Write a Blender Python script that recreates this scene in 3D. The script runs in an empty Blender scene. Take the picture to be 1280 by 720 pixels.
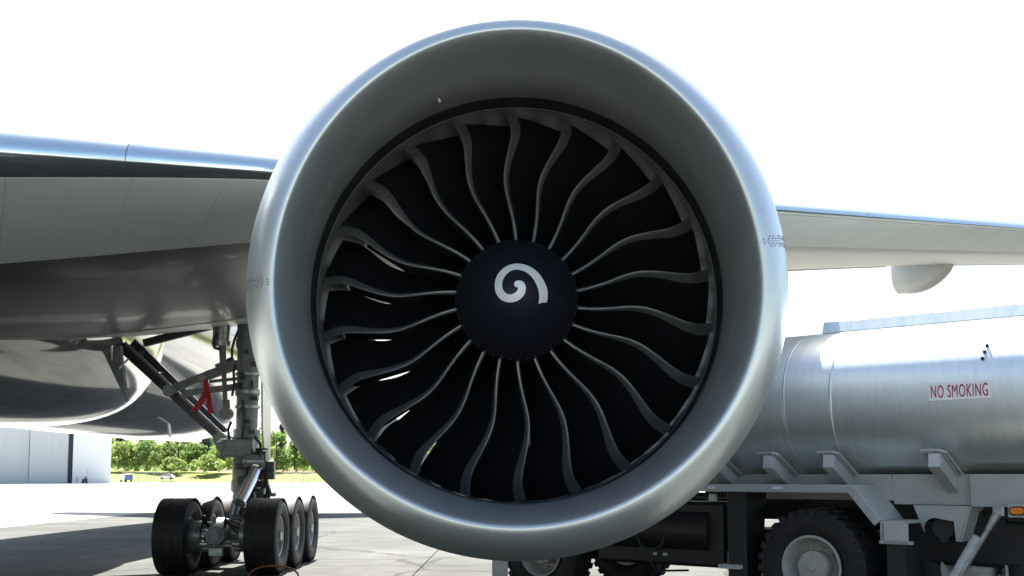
import bpy, bmesh, math, random
from mathutils import Vector, Matrix
R = math.radians
rnd = random.Random(7)
S = bpy.context.scene
C = S.collection

# ------------------------------------------------------------------ camera, sky, sun, exposure
F, CX, CY, EYE, PITCH = 1350.0, 640.0, 480.0, 1.70, R(4.87)
cam = bpy.data.cameras.new('camera'); co = bpy.data.objects.new('camera', cam); C.objects.link(co)
co.location = (0, 0, EYE); co.rotation_euler = (R(90) + PITCH, 0, 0)
cam.sensor_width = 36; cam.lens = 36 * F / 1280; cam.shift_y = (CY - 360) / 1280
cam.clip_start = .1; cam.clip_end = 6000
S.camera = co
SUN_EL, SUN_AZ = R(60), R(-6)          # azimuth from +Y, positive to the right (+X)
w = bpy.data.worlds.new('World'); S.world = w; w.use_nodes = True
nt = w.node_tree; bg = nt.nodes['Background']
sky = nt.nodes.new('ShaderNodeTexSky'); sky.sky_type = 'NISHITA'; sky.sun_disc = False
sky.sun_elevation = SUN_EL; sky.sun_rotation = SUN_AZ
sky.air_density = 1.0; sky.dust_density = 2.1; sky.ozone_density = .15
nt.links.new(sky.outputs[0], bg.inputs[0]); bg.inputs[1].default_value = .07
sl = bpy.data.lights.new('sun', 'SUN'); so = bpy.data.objects.new('sun', sl); C.objects.link(so)
sl.energy = 5.0; sl.angle = R(.5); sl.color = (1, .96, .9)
sd = Vector((math.sin(SUN_AZ) * math.cos(SUN_EL), math.cos(SUN_AZ) * math.cos(SUN_EL), math.sin(SUN_EL)))
so.rotation_euler = sd.to_track_quat('Z', 'Y').to_euler(); so.location = (0, 0, 60)
S.view_settings.view_transform = 'Standard'; S.view_settings.look = 'None'
S.view_settings.exposure = 2.0; S.view_settings.gamma = 1

def at(x, y, D):
    "the world point at distance D (metres along +Y) seen at pixel x, y of the 1280x720 photograph"
    dx, dy = (x - CX) / F, (CY - y) / F
    Y = math.cos(PITCH) - dy * math.sin(PITCH); Z = math.sin(PITCH) + dy * math.cos(PITCH)
    return Vector((dx * D / Y, D, EYE + Z * D / Y))

# ------------------------------------------------------------------ materials
MATS = {}
def mat(name, col, rough=.5, metal=0, var=.12, vscale=3, bump=0, bscale=40, coat=0, spec=.5, stretch=(1, 1, 1), rvar=.0, col2=None, objrand=0, trans=0, emit=None):
    if name in MATS: return MATS[name]
    m = bpy.data.materials.new(name); m.use_nodes = True; t = m.node_tree; n = t.nodes; b = n['Principled BSDF']
    b.inputs['Roughness'].default_value = rough; b.inputs['Metallic'].default_value = metal
    b.inputs['Specular IOR Level'].default_value = spec
    if coat: b.inputs['Coat Weight'].default_value = coat; b.inputs['Coat Roughness'].default_value = .06
    tc = n.new('ShaderNodeTexCoord'); mp = n.new('ShaderNodeMapping'); mp.inputs['Scale'].default_value = stretch
    t.links.new(tc.outputs['Object'], mp.inputs[0])
    nz = n.new('ShaderNodeTexNoise'); nz.inputs['Scale'].default_value = vscale; nz.inputs['Detail'].default_value = 6; nz.inputs['Roughness'].default_value = .65
    t.links.new(mp.outputs[0], nz.inputs['Vector'])
    cr = n.new('ShaderNodeValToRGB'); cr.color_ramp.elements[0].position = .3; cr.color_ramp.elements[1].position = .72
    c2 = col2 or tuple(min(1, c * (1 + var)) for c in col)
    c1 = col if col2 else tuple(c * (1 - var) for c in col)
    cr.color_ramp.elements[0].color = (*c1, 1); cr.color_ramp.elements[1].color = (*c2, 1)
    t.links.new(nz.outputs['Fac'], cr.inputs[0])
    src = cr.outputs[0]
    if objrand:
        oi = n.new('ShaderNodeObjectInfo'); mr = n.new('ShaderNodeMapRange'); mr.inputs[3].default_value = 1 - objrand; mr.inputs[4].default_value = 1 + objrand
        t.links.new(oi.outputs['Random'], mr.inputs[0])
        mx = n.new('ShaderNodeMix'); mx.data_type = 'RGBA'; mx.blend_type = 'MULTIPLY'; mx.inputs[0].default_value = 1
        t.links.new(src, mx.inputs[6]); t.links.new(mr.outputs[0], mx.inputs[7]); src = mx.outputs[2]
    t.links.new(src, b.inputs['Base Color'])
    if rvar:
        mr = n.new('ShaderNodeMapRange'); mr.inputs[3].default_value = max(.02, rough - rvar); mr.inputs[4].default_value = rough + rvar
        t.links.new(nz.outputs['Fac'], mr.inputs[0]); t.links.new(mr.outputs[0], b.inputs['Roughness'])
    if bump:
        n2 = n.new('ShaderNodeTexNoise'); n2.inputs['Scale'].default_value = bscale; n2.inputs['Detail'].default_value = 4
        t.links.new(mp.outputs[0], n2.inputs['Vector'])
        bp = n.new('ShaderNodeBump'); bp.inputs['Strength'].default_value = bump; bp.inputs['Distance'].default_value = .02
        t.links.new(n2.outputs['Fac'], bp.inputs['Height']); t.links.new(bp.outputs[0], b.inputs['Normal'])
    if trans: b.inputs['Transmission Weight'].default_value = trans
    if emit: b.inputs['Emission Color'].default_value = (*emit, 1); b.inputs['Emission Strength'].default_value = .3
    MATS[name] = m; return m

M_lip = mat('polished_aluminium_lip', (.60, .66, .655), .34, .74, .05, 2, rvar=.03)
M_liner = mat('grey_inlet_liner', (.205, .225, .217), .42, 0, .08, 4, bump=.02, bscale=120, spec=.6)
M_rub = mat('dark_rub_strip', (.018, .021, .026), .5, 0, .2, 5)
M_case = mat('grey_fan_case', (.115, .128, .128), .45, .1, .1, 5)
M_blade = mat('black_composite_blade', (.009, .010, .013), .32, 0, .2, 8, spec=.35)
M_edge = mat('grey_titanium_edge', (.20, .215, .215), .38, .6, .1, 12)
M_spin = mat('dark_blue_black_spinner', (.010, .012, .020), .42, 0, .15, 6, spec=.4)
M_white = mat('white_marking', (.74, .78, .78), .5, 0, .04, 10)
M_cowl = mat('grey_cowl_paint', (.42, .44, .44), .25, 0, .05, 2, coat=.5)
M_wingpanel = mat('light_grey_wing_panel', (.58, .64, .615), .45, 0, .06, 1.5, bump=.01)
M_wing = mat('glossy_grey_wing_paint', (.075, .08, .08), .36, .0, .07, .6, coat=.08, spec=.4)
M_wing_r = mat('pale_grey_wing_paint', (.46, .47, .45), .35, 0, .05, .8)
M_slat = mat('polished_slat_metal', (.70, .80, .80), .14, .94, .04, 1, rvar=.03)
M_flap = mat('light_flap_paint', (.55, .56, .54), .35, 0, .06, 1)
M_belly = mat('glossy_grey_belly_paint', (.17, .18, .175), .10, .5, .05, .5, coat=.7)
M_gear = mat('grey_gear_paint', (.15, .175, .17), .42, .1, .3, 7, col2=(.27, .30, .29))
M_geard = mat('dark_gear_steel', (.05, .055, .06), .4, .4, .3, 6)
M_chrome = mat('chromed_piston', (.75, .76, .78), .12, 1, .03, 5)
M_hose = mat('black_hose', (.012, .012, .013), .5, 0, .2, 8)
M_tyre = mat('aircraft_tyre_rubber', (.014, .014, .015), .6, 0, .35, 9, bump=.06, bscale=60)
M_rimg = mat('grey_wheel_rim', (.42, .44, .44), .35, .3, .2, 9)
M_brake = mat('brake_assembly_metal', (.40, .42, .42), .35, .6, .35, 14)
M_red = mat('red_streamer_cloth', (.45, .010, .035), .6, 0, .15, 12)
M_tank = mat('brushed_tank_aluminium', (.74, .81, .80), .40, .80, .07, 5, bump=.02, bscale=16, stretch=(3, .4, .4), rvar=.06)
M_tplate = mat('truck_grey_paint', (.36, .39, .38), .4, .1, .13, 5, col2=(.44, .47, .455))
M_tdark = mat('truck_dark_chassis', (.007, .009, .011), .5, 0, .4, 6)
M_flapr = mat('mud_flap_rubber', (.017, .021, .023), .6, 0, .2, 4)
M_ttyre = mat('truck_tyre_rubber', (.013, .0145, .016), .65, 0, .35, 8, bump=.06, bscale=50)
M_trim = mat('truck_rim_paint', (.36, .37, .35), .45, .1, .3, 14, col2=(.48, .48, .45))
M_amber = mat('amber_lens', (.75, .20, .015), .25, 0, .12, 20)
M_ltr = mat('dark_red_lettering', (.30, .012, .045), .5, 0, .1, 20)
M_sign = mat('white_sign_vinyl', (.82, .80, .82), .45, 0, .03, 10)
M_glass = mat('dark_cab_glass', (.02, .025, .03), .05, 0, .05, 2, spec=.7)
M_post = mat('grey_post_paint', (.50, .52, .52), .5, 0, .2, 8)

# ------------------------------------------------------------------ mesh helpers
class MB:
    def __init__(s): s.v = []; s.f = []; s.mi = []; s.cur = 0
    def add(s, vs, fs):
        o = len(s.v); s.v += [Vector(p) for p in vs]; s.f += [tuple(i + o for i in f) for f in fs]; s.mi += [s.cur] * len(fs)
    def box(s, c, size, rot=None):
        hx, hy, hz = size[0] / 2, size[1] / 2, size[2] / 2
        vs = [Vector((x, y, z)) for x in (-hx, hx) for y in (-hy, hy) for z in (-hz, hz)]
        if rot is not None: vs = [rot @ p for p in vs]
        c = Vector(c)
        s.add([p + c for p in vs], [(0, 1, 3, 2), (4, 6, 7, 5), (0, 4, 5, 1), (2, 3, 7, 6), (0, 2, 6, 4), (1, 5, 7, 3)])
    def beam(s, p0, p1, wd, ht, up=(0, 0, 1)):
        p0, p1 = Vector(p0), Vector(p1); d = (p1 - p0).normalized(); u = Vector(up)
        sx = d.cross(u).normalized(); uz = sx.cross(d).normalized(); vs = []
        for p in (p0, p1):
            for a, b in ((-1, -1), (1, -1), (1, 1), (-1, 1)): vs.append(p + sx * a * wd / 2 + uz * b * ht / 2)
        s.add(vs, [(3, 2, 1, 0), (4, 5, 6, 7), (0, 1, 5, 4), (1, 2, 6, 5), (2, 3, 7, 6), (3, 0, 4, 7)])
    def tube(s, p0, p1, r0, r1=None, n=16, cap=True):
        r1 = r0 if r1 is None else r1
        p0, p1 = Vector(p0), Vector(p1); d = (p1 - p0).normalized()
        a = d.orthogonal().normalized(); b = d.cross(a); vs = []
        for p, r in ((p0, r0), (p1, r1)):
            for i in range(n):
                t = 2 * math.pi * i / n; vs.append(p + a * r * math.cos(t) + b * r * math.sin(t))
        fs = [(i, (i + 1) % n, n + (i + 1) % n, n + i) for i in range(n)]
        if cap: fs += [tuple(range(n - 1, -1, -1)), tuple(range(n, 2 * n))]
        s.add(vs, fs)
    def path(s, pts, r, n=8):
        pts = [Vector(p) for p in pts]; vs = []; a = None
        for i, p in enumerate(pts):
            d = (pts[min(i + 1, len(pts) - 1)] - pts[max(i - 1, 0)]).normalized()
            a = d.orthogonal().normalized() if a is None else (a - d * a.dot(d)).normalized()
            b = d.cross(a)
            rr = r[i] if isinstance(r, (list, tuple)) else r
            for k in range(n):
                t = 2 * math.pi * k / n; vs.append(p + a * rr * math.cos(t) + b * rr * math.sin(t))
        fs = [(i * n + k, i * n + (k + 1) % n, (i + 1) * n + (k + 1) % n, (i + 1) * n + k) for i in range(len(pts) - 1) for k in range(n)]
        fs += [tuple(range(n - 1, -1, -1)), tuple(range((len(pts) - 1) * n, len(pts) * n))]
        s.add(vs, fs)
    def lathe(s, prof, origin=(0, 0, 0), axis='y', n=96, closed=False, cfun=None):
        "prof: list of (r, along)"
        o = Vector(origin); vs = []
        for r, y in prof:
            c = cfun(y) if cfun else Vector((0, 0, 0))
            for i in range(n):
                t = 2 * math.pi * i / n; a, b = r * math.cos(t), r * math.sin(t)
                p = {'y': (a, y, b), 'x': (y, a, b), 'z': (a, b, y)}[axis]
                vs.append(o + Vector(p) + c)
        m = len(prof); fs = []
        for j in range(m if closed else m - 1):
            k = (j + 1) % m
            fs += [(j * n + i, j * n + (i + 1) % n, k * n + (i + 1) % n, k * n + i) for i in range(n)]
        s.add(vs, fs)
    def grid(s, rows, closeu=False):
        nr, nc = len(rows), len(rows[0]); vs = [p for r in rows for p in r]
        fs = [(i * nc + j, i * nc + (j + 1) % nc, (i + 1) * nc + (j + 1) % nc, (i + 1) * nc + j) for i in range(nr - 1) for j in range(nc if closeu else nc - 1)]
        s.add(vs, fs)
    def slab(s, rows, off):
        "solid sheet: rows of points thickened by the vector off"
        off = Vector(off); nr, nc = len(rows), len(rows[0]); n = nr * nc
        vs = [Vector(p) for r in rows for p in r]; vs = vs + [p + off for p in vs]
        fs = []
        for i in range(nr - 1):
            for j in range(nc - 1):
                q = (i * nc + j, i * nc + j + 1, (i + 1) * nc + j + 1, (i + 1) * nc + j)
                fs += [q, tuple(n + k for k in reversed(q))]
        for j in range(nc - 1):
            fs += [(j, n + j, n + j + 1, j + 1), ((nr - 1) * nc + j, (nr - 1) * nc + j + 1, n + (nr - 1) * nc + j + 1, n + (nr - 1) * nc + j)]
        for i in range(nr - 1):
            fs += [(i * nc, (i + 1) * nc, n + (i + 1) * nc, n + i * nc), (i * nc + nc - 1, n + i * nc + nc - 1, n + (i + 1) * nc + nc - 1, (i + 1) * nc + nc - 1)]
        s.add(vs, fs)
    def prism(s, poly, off):
        off = Vector(off); n = len(poly); vs = [Vector(p) for p in poly]; vs += [p + off for p in vs]
        s.add(vs, [tuple(range(n - 1, -1, -1)), tuple(range(n, 2 * n))] + [(i, (i + 1) % n, n + (i + 1) % n, n + i) for i in range(n)])

def build(name, mb, m, parent=None, org=(0, 0, 0), smooth=35, bevel=0, fixn=True):
    "one mesh object; org is subtracted from the points (the parent's place when the points are in world space)"
    me = bpy.data.meshes.new(name); org = Vector(org)
    me.from_pydata([p - org for p in mb.v], [], mb.f)
    ms = m if isinstance(m, (list, tuple)) else [m]
    for x in ms: me.materials.append(x)
    if len(ms) > 1: me.polygons.foreach_set('material_index', mb.mi)
    if fixn:
        bm = bmesh.new(); bm.from_mesh(me); bmesh.ops.recalc_face_normals(bm, faces=bm.faces); bm.to_mesh(me); bm.free()
    if smooth:
        me.polygons.foreach_set('use_smooth', [True] * len(me.polygons)); me.set_sharp_from_angle(angle=R(smooth))
    o = bpy.data.objects.new(name, me); C.objects.link(o)
    if parent: o.parent = parent
    if bevel:
        bv = o.modifiers.new('bevel', 'BEVEL'); bv.width = bevel; bv.segments = 2; bv.limit_method = 'ANGLE'; bv.angle_limit = R(40)
    return o
def empty(name, loc, label, cat, rz=0, group=None):
    o = bpy.data.objects.new(name, None); C.objects.link(o); o.location = loc; o.rotation_euler = (0, 0, rz)
    o.empty_display_size = .3
    return tag(o, label, cat, group)
def tag(o, label=None, cat=None, group=None, kind=None):
    if label: o['label'] = label
    if cat: o['category'] = cat
    if group: o['group'] = group
    if kind: o['kind'] = kind
    return o
def copy_to(o, parent, loc=None, rot=None):
    c = o.copy(); C.objects.link(c); c.parent = parent
    if loc is not None: c.location = loc
    if rot is not None: c.rotation_euler = rot
    for ch in o.children:
        d = ch.copy(); C.objects.link(d); d.parent = c
    return c
def lerp(a, b, t): return a + (b - a) * t
def interp(x, tab):
    if x <= tab[0][0]: return tab[0][1]
    for (x0, y0), (x1, y1) in zip(tab, tab[1:]):
        if x <= x1: return lerp(y0, y1, (x - x0) / (x1 - x0))
    return tab[-1][1]

# ------------------------------------------------------------------ the ground
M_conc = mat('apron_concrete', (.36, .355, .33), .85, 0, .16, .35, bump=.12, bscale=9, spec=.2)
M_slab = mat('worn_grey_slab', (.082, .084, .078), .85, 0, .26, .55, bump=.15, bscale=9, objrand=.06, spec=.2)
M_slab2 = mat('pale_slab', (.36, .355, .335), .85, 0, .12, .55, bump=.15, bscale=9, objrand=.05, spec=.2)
M_grass = mat('dry_mown_grass', (.14, .19, .05), .9, 0, .3, .12, bump=.3, bscale=3, col2=(.27, .27, .10), spec=.1)
m = MB(); m.grid([[(x, y, -.06) for x in (-2500, -300, 300, 2500)] for y in (-800, -200, 306, 4000)])
tag(build('ground', m, M_grass, smooth=0), kind='structure')
m = MB(); m.grid([[(x, y, -.03) for x in (-420, -20, 420)] for y in (-190, 20, 296)])
apron = tag(build('apron', m, M_conc, smooth=0), kind='structure')
for q in (M_slab, M_slab2):
    t = q.node_tree; n = t.nodes; b = n['Principled BSDF']; src = b.inputs['Base Color'].links[0].from_socket
    ge = n.new('ShaderNodeNewGeometry'); nz = n.new('ShaderNodeTexNoise'); nz.inputs['Scale'].default_value = .9; nz.inputs['Detail'].default_value = 5
    t.links.new(ge.outputs['Position'], nz.inputs['Vector'])
    ad = n.new('ShaderNodeMix'); ad.data_type = 'VECTOR'; ad.inputs[0].default_value = .38
    t.links.new(ge.outputs['Position'], ad.inputs[4]); t.links.new(nz.outputs['Color'], ad.inputs[5])
    vo = n.new('ShaderNodeTexVoronoi'); vo.feature = 'DISTANCE_TO_EDGE'; vo.inputs['Scale'].default_value = .33
    t.links.new(ad.outputs[1], vo.inputs['Vector'])
    cr = n.new('ShaderNodeValToRGB'); cr.color_ramp.elements[0].position = .004; cr.color_ramp.elements[1].position = .014
    cr.color_ramp.elements[0].color = (.45, .44, .42, 1); cr.color_ramp.elements[1].color = (1, 1, 1, 1)
    t.links.new(vo.outputs['Distance'], cr.inputs[0])
    st = n.new('ShaderNodeTexNoise'); st.inputs['Scale'].default_value = .28; st.inputs['Detail'].default_value = 8; st.inputs['Roughness'].default_value = .7
    t.links.new(ge.outputs['Position'], st.inputs['Vector'])
    c2 = n.new('ShaderNodeValToRGB'); c2.color_ramp.elements[0].position = .34; c2.color_ramp.elements[1].position = .60
    c2.color_ramp.elements[0].color = (.66, .66, .64, 1); c2.color_ramp.elements[1].color = (1.12, 1.12, 1.1, 1)
    t.links.new(st.outputs['Fac'], c2.inputs[0])
    for o_ in (cr.outputs[0], c2.outputs[0]):
        mx = n.new('ShaderNodeMix'); mx.data_type = 'RGBA'; mx.blend_type = 'MULTIPLY'; mx.inputs[0].default_value = 1
        t.links.new(src, mx.inputs[6]); t.links.new(o_, mx.inputs[7]); src = mx.outputs[2]
    t.links.new(src, b.inputs['Base Color'])
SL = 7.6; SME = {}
for i in range(-7, 5):
    for j in range(0, 11):
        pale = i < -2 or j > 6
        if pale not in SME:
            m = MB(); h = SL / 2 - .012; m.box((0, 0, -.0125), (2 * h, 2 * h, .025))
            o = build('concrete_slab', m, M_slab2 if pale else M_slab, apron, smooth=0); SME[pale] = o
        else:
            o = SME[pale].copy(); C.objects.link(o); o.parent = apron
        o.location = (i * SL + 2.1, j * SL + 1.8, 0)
# grass bank behind the apron
rows = []
for k, (y, z) in enumerate(((297, -.02), (301, .9), (306, 2.2), (312, 3.4), (320, 4.1), (345, 4.3), (420, 4.6), (520, -.5))):
    rows.append([(x, y + 1.2 * math.sin(x * .05), z * (.88 + .22 * math.sin(x * .031 + 1) + .05 * math.sin(x * .21 + k))) for x in range(-420, 421, 10)])
m = MB(); m.grid(rows); tag(build('grass_bank', m, M_grass), kind='structure')
m = MB()
for y0, z in ((298.5, .22),):
    m.grid([[(x, 297.6 + .3 * math.sin(x), .03) for x in range(-90, -30, 3)], [(x, 300.6 + .5 * math.sin(x * .7), .62) for x in range(-90, -30, 3)]])

# ------------------------------------------------------------------ the airliner
CLX = -11.0
AL = Vector((CLX, 20, 0))
plane = empty('airliner', AL, 'grey airliner with its huge polished engine facing the camera and six-wheel landing gear', 'airliner')
FAN = at(646, 373, 8.36)                                 # centre of the fan case front edge
TILT = R(2.0)
def cen(y): return Vector((0, 0, math.tan(TILT) * y - .042 * max(0, -y - .1) ** 1.3))
NS = 192
def scarf(mb):
    "the intake lip stands a little proud at the top, fading out towards the fan and the cowl"
    for v in mb.v:
        d = v - FAN; t = max(0, min(1, (-.35 - d.y) / .75)); t = t * t * (3 - 2 * t)
        up = max(0, d.z / math.hypot(d.x, d.z)) if abs(d.x) + abs(d.z) > .8 else 0
        v.z += .09 * t * up ** 1.6
def eng_part(name, prof, m, par=plane, closed=False, org=AL, smooth=40):
    mb = MB(); mb.lathe(prof, FAN, 'y', NS, closed, cen)
    if name in ('inlet_lip', 'inlet_liner'): scarf(mb)
    return build(name, mb, m, par, org, smooth)
# nacelle outer cowl (starts behind the lip), open at the rear round the fan duct
def chin(o, amt):
    return o
R_H, Y_H, R_T = 1.615, -1.37, 1.540                       # highlight circle and throat of the lip
def outer(t): return R_H + (1.995 - R_H) * math.sin(t), Y_H + 1.45 * (1 - math.cos(t))
mb = MB(); prof = [(outer(R(55))[0] - .03, outer(R(55))[1]), (outer(R(57))[0] - .004, outer(R(57))[1])] + [outer(R(q)) for q in (62, 68, 74, 80, 86, 90)] + [(2.0, .6), (2.0, 1.4), (1.95, 2.4), (1.82, 3.4), (1.66, 4.1), (1.63, 4.1), (1.75, 3.3), (1.86, 2.3), (1.86, .5)]
mb.lathe(prof, FAN, 'y', NS, False, cen)
scarf(mb)
for i, v in enumerate(mb.v):                              # flattened chin below
    d = v - FAN
    if d.z < -1.2 and d.y > -.5: v.z -= .045 * min(1, (d.y + .5) / 1.0) * min(1, (-d.z - 1.2) / .5)
nac = build('nacelle', mb, M_cowl, plane, AL, 40)
# lip: from throat round the highlight to the outside
lip = []
for k in range(0, 21):                                    # inner quarter ellipse throat -> highlight
    t = math.pi / 2 * k / 20; lip.append((R_H - (R_H - R_T) * math.cos(t), Y_H + .56 * (1 - math.sin(t))))
for k in range(1, 25):                                    # outer arc highlight -> joint with the cowl
    lip.append(outer(R(57) * k / 24))
eng_part('inlet_lip', lip, M_lip, plane)
eng_part('inlet_liner', [(1.540, -.812), (1.541, -.76), (1.546, -.66), (1.558, -.5), (1.574, -.34), (1.592, -.18), (1.606, -.06), (1.609, -.02), (1.615, -.02)], M_liner)
eng_part('rub_strip', [(1.608, -.025), (1.613, 0), (1.614, .26), (1.608, .262)], M_rub)
eng_part('fan_case', [(1.612, .262), (1.622, .27), (1.624, .9), (1.64, 1.6), (1.62, 4.08)], M_case)
# rivets and butt strap of the lip joint at the two sides
LA = [0]
for (r0, y0), (r1, y1) in zip(lip, lip[1:]): LA.append(LA[-1] + math.hypot(r1 - r0, y1 - y0))
def lip_pt(d, ang, lift):
    "point of the lip profile d metres along it from the throat, lifted off the surface"
    def P(d): return interp(d, list(zip(LA, [q[0] for q in lip]))), interp(d, list(zip(LA, [q[1] for q in lip])))
    (r, y), (r0, y0), (r1, y1) = P(d), P(d - .02), P(d + .02)
    tr, ty = r1 - r0, y1 - y0; l = math.hypot(tr, ty); nr, ny = ty / l, -tr / l
    r2, y2 = r + nr * lift, y + ny * lift
    return FAN + Vector((r2 * math.cos(ang), y2, r2 * math.sin(ang))) + cen(y), Vector((nr * math.cos(ang), ny, nr * math.sin(ang)))
M_riv = mat('rivet_metal', (.16, .16, .17), .5, .5)
for side, a0 in ((0, R(9.0)), (1, R(180.4))):
    mb = MB(); d = .60
    while d < LA[-1] - .03:
        for row in (-1, 1):
            for q in (0, 1):
                if q and int(d * 100) % 3 == 0: continue
                p, nrm = lip_pt(d + .015 * q, a0 + row * (R(.55) + q * R(.55)), .0005)
                mb.tube(p - nrm * .003, p + nrm * .003, .0062, .005, 6)
        d += .040
    build('rivet', mb, M_riv, plane, AL, 0)['kind'] = 'stuff'
    mb = MB(); rr = [[], []]
    for k in range(30):
        for q in (0, 1):
            p, nrm = lip_pt(lerp(.52, LA[-1] - .01, k / 29), a0 + (q - .5) * R(.07), .0025); rr[q].append(p)
    mb.grid(rr); build('lip_joint', mb, mat('joint_sealant', (.17, .17, .18), .5, .3), plane, AL, 0)
# thin axial joints and the small sensor tab of the inlet liner
for a0 in (R(35), R(118), R(171), R(243), R(318)):
    mb = MB(); rr = [[], []]
    for r_, y_ in ((1.5385, -.81), (1.5395, -.76), (1.5445, -.66), (1.5565, -.5), (1.5725, -.34), (1.5905, -.18), (1.604, -.05)):
        for q in (0, 1):
            a = a0 + (q - .5) * R(.13); rr[q].append(FAN + Vector((r_ * math.cos(a), y_, r_ * math.sin(a))) + cen(y_))
    mb.grid(rr); scarf(mb); build('liner_joint', mb, mat('joint_grey', (.10, .11, .11), .5), plane, AL, 0)
a = R(112); p = FAN + Vector((1.55 * math.cos(a), -.5, 1.55 * math.sin(a))) + cen(-.5)
mb = MB(); mb.box(p, (.018, .05, .03), Matrix.Rotation(R(-22), 3, 'Y')); build('temperature_probe', mb, M_cowl, plane, AL, 0, .004)

# spinner with the white comma swirl
def spin_y(r):                                            # engine y of the spinner surface at radius r
    t = min(1, r / .486); return .10 - .70 * (1 - t ** 1.55) ** .9
prof = [(.001, spin_y(0))] + [(r / 40 * .486, spin_y(r / 40 * .486)) for r in range(1, 41)] + [(.484, .16), (.478, .95)]
spinner = eng_part('spinner', prof, M_spin, plane)
mb = MB()
for k in range(44):
    a = 2 * math.pi * k / 44 + .03; r = .474; y = spin_y(r) - .001
    p = FAN + Vector((r * math.cos(a), y, r * math.sin(a))) + cen(y)
    mb.tube(p, p + Vector((math.cos(a) * .004, -.005, math.sin(a) * .004)), .006, .0045, 6)
build('spinner_bolts', mb, M_edge, spinner, AL, 0)['kind'] = 'stuff'
# swirl: centre line (photo pixels), width
sw = [(552, 393, 40), (557, 372, 42), (556, 340, 44), (546, 305, 42), (524, 266, 39), (497, 238, 36), (460, 219, 32), (420, 213, 30), (385, 222, 31), (355, 246, 34), (337, 276, 36), (332, 305, 37), (337, 335, 39), (355, 360, 40), (380, 371, 40), (406, 370, 40), (430, 358, 41), (446, 338, 40), (450, 316, 38), (442, 302, 36), (428, 300, 34)]
# smooth by catmull-rom
sp = []
for i in range(len(sw) - 1):
    p0, p1, p2, p3 = sw[max(0, i - 1)], sw[i], sw[i + 1], sw[min(len(sw) - 1, i + 2)]
    for q in range(6):
        t = q / 6
        sp.append(tuple(.5 * (2 * p1[j] + (p2[j] - p0[j]) * t + (2 * p0[j] - 5 * p1[j] + 4 * p2[j] - p3[j]) * t * t + (3 * p1[j] - p0[j] - 3 * p2[j] + p3[j]) * t ** 3) for j in range(3)))
sp.append(sw[-1])
def onspin(zx, zy, lift=.004):
    px, py = 540 + zx / 4, 280 + zy / 4; y = -.2
    for _ in range(25):
        P = at(px, py, FAN.y + y); c = FAN + cen(y); r = math.hypot(P.x - c.x, P.z - c.z); y = .5 * y + .5 * spin_y(r)
    return at(px, py, FAN.y + y - lift)
ra, rc, rb = [], [], []
for i, (x, y, wd) in enumerate(sp):
    x0, y0, _ = sp[max(0, i - 1)]; x1, y1, _ = sp[min(len(sp) - 1, i + 1)]
    dx, dy = x1 - x0, y1 - y0; l = math.hypot(dx, dy); nx, ny = -dy / l, dx / l
    sk = (-14, 12) if i == 0 else ((-6, 6) if i == 1 else (0, 0))
    cx_, cy_ = x - 420, y
    ra.append(onspin(x + nx * wd / 2, y + ny * wd / 2 + sk[0])); rb.append(onspin(x - nx * wd / 2, y - ny * wd / 2 + sk[1])); rc.append(onspin(x, y))
mb = MB(); mb.grid([ra, rc, rb])
hx, hy, hw = sw[-1]; ring = [onspin(hx + 17 * math.cos(2 * math.pi * k / 24), hy + 17 * math.sin(2 * math.pi * k / 24), .0055) for k in range(24)]
mb.add([onspin(hx, hy, .0055)] + ring, [(0, 1 + k, 1 + (k + 1) % 24) for k in range(24)])
build('swirl_marking', mb, M_white, spinner, AL, 0)

# fan blades: 22, curved in front view, twisted; black composite body with a grey metal leading edge
def blade_sections():
    tab = [(.0, 0, .10), (.18, -1.9, .12), (.38, -5.2, .15), (.52, -5.0, .17), (.68, -2.6, .2), (.82, -.7, .19), (.92, -.9, .17), (1.0, -2.8, .15)]
    return tab
RH, RT = .47, 1.606
def blade_point(t, s, side, edge=False):
    "t along span, s along chord from the leading edge, side -1 / +1"
    r = RH + (RT - RH) * t
    phi = -(R(1) * interp(t, PH))
    ch = interp(t, [(0, .46), (.3, .45), (.6, .45), (.8, .515), (1, .58)]); stag = lerp(R(16), R(56), t ** .8)
    camb = lerp(.09, .03, t)
    yle = interp(t, [(0, .14), (.3, .20), (.6, .25), (.85, .32), (1, .42)])
    x = ch * s; cl = camb * ch * 4 * s * (1 - s)
    # tangential / axial
    tg = -x * math.sin(stag) + cl * math.cos(stag); ax = x * math.cos(stag) + cl * math.sin(stag)
    th = lerp(.016, .009, t) * (min(1, (s * 14 + .28)) ** .5) * (1 - .8 * max(0, s - .3))
    tg += side * th * math.cos(stag); ax += side * th * math.sin(stag)
    a = phi + tg / max(r, .3) + math.pi / 2
    return Vector((r * math.cos(a), yle + ax, r * math.sin(a)))
PH = []
ctrl = [(0, 0), (.17, -2.3), (.38, -5.5), (.50, -5.4), (.66, -3.2), (.80, -1.3), (.90, -1.1), (1.0, -2.6)]
for i in range(61):                                       # smooth the control curve
    t = i / 60
    PH.append((t, sum(interp(max(0, min(1, t + d)), ctrl) * wgt for d, wgt in ((-.08, 1), (-.04, 2), (0, 3), (.04, 2), (.08, 1))) / 9))
NT = 28
def chord_mesh(slist):
    mb = MB(); rows = []
    for k in range(NT + 1):
        t = k / NT
        up = [blade_point(t, s, 1) for s in slist]; dn = [blade_point(t, s, -1) for s in reversed(slist)]
        rows.append(up + dn)
    mb.grid(rows, closeu=True)
    n = len(rows[0]); mb.add(rows[0], [tuple(range(n))]); mb.add(rows[-1], [tuple(range(n - 1, -1, -1))])
    return mb
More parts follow.
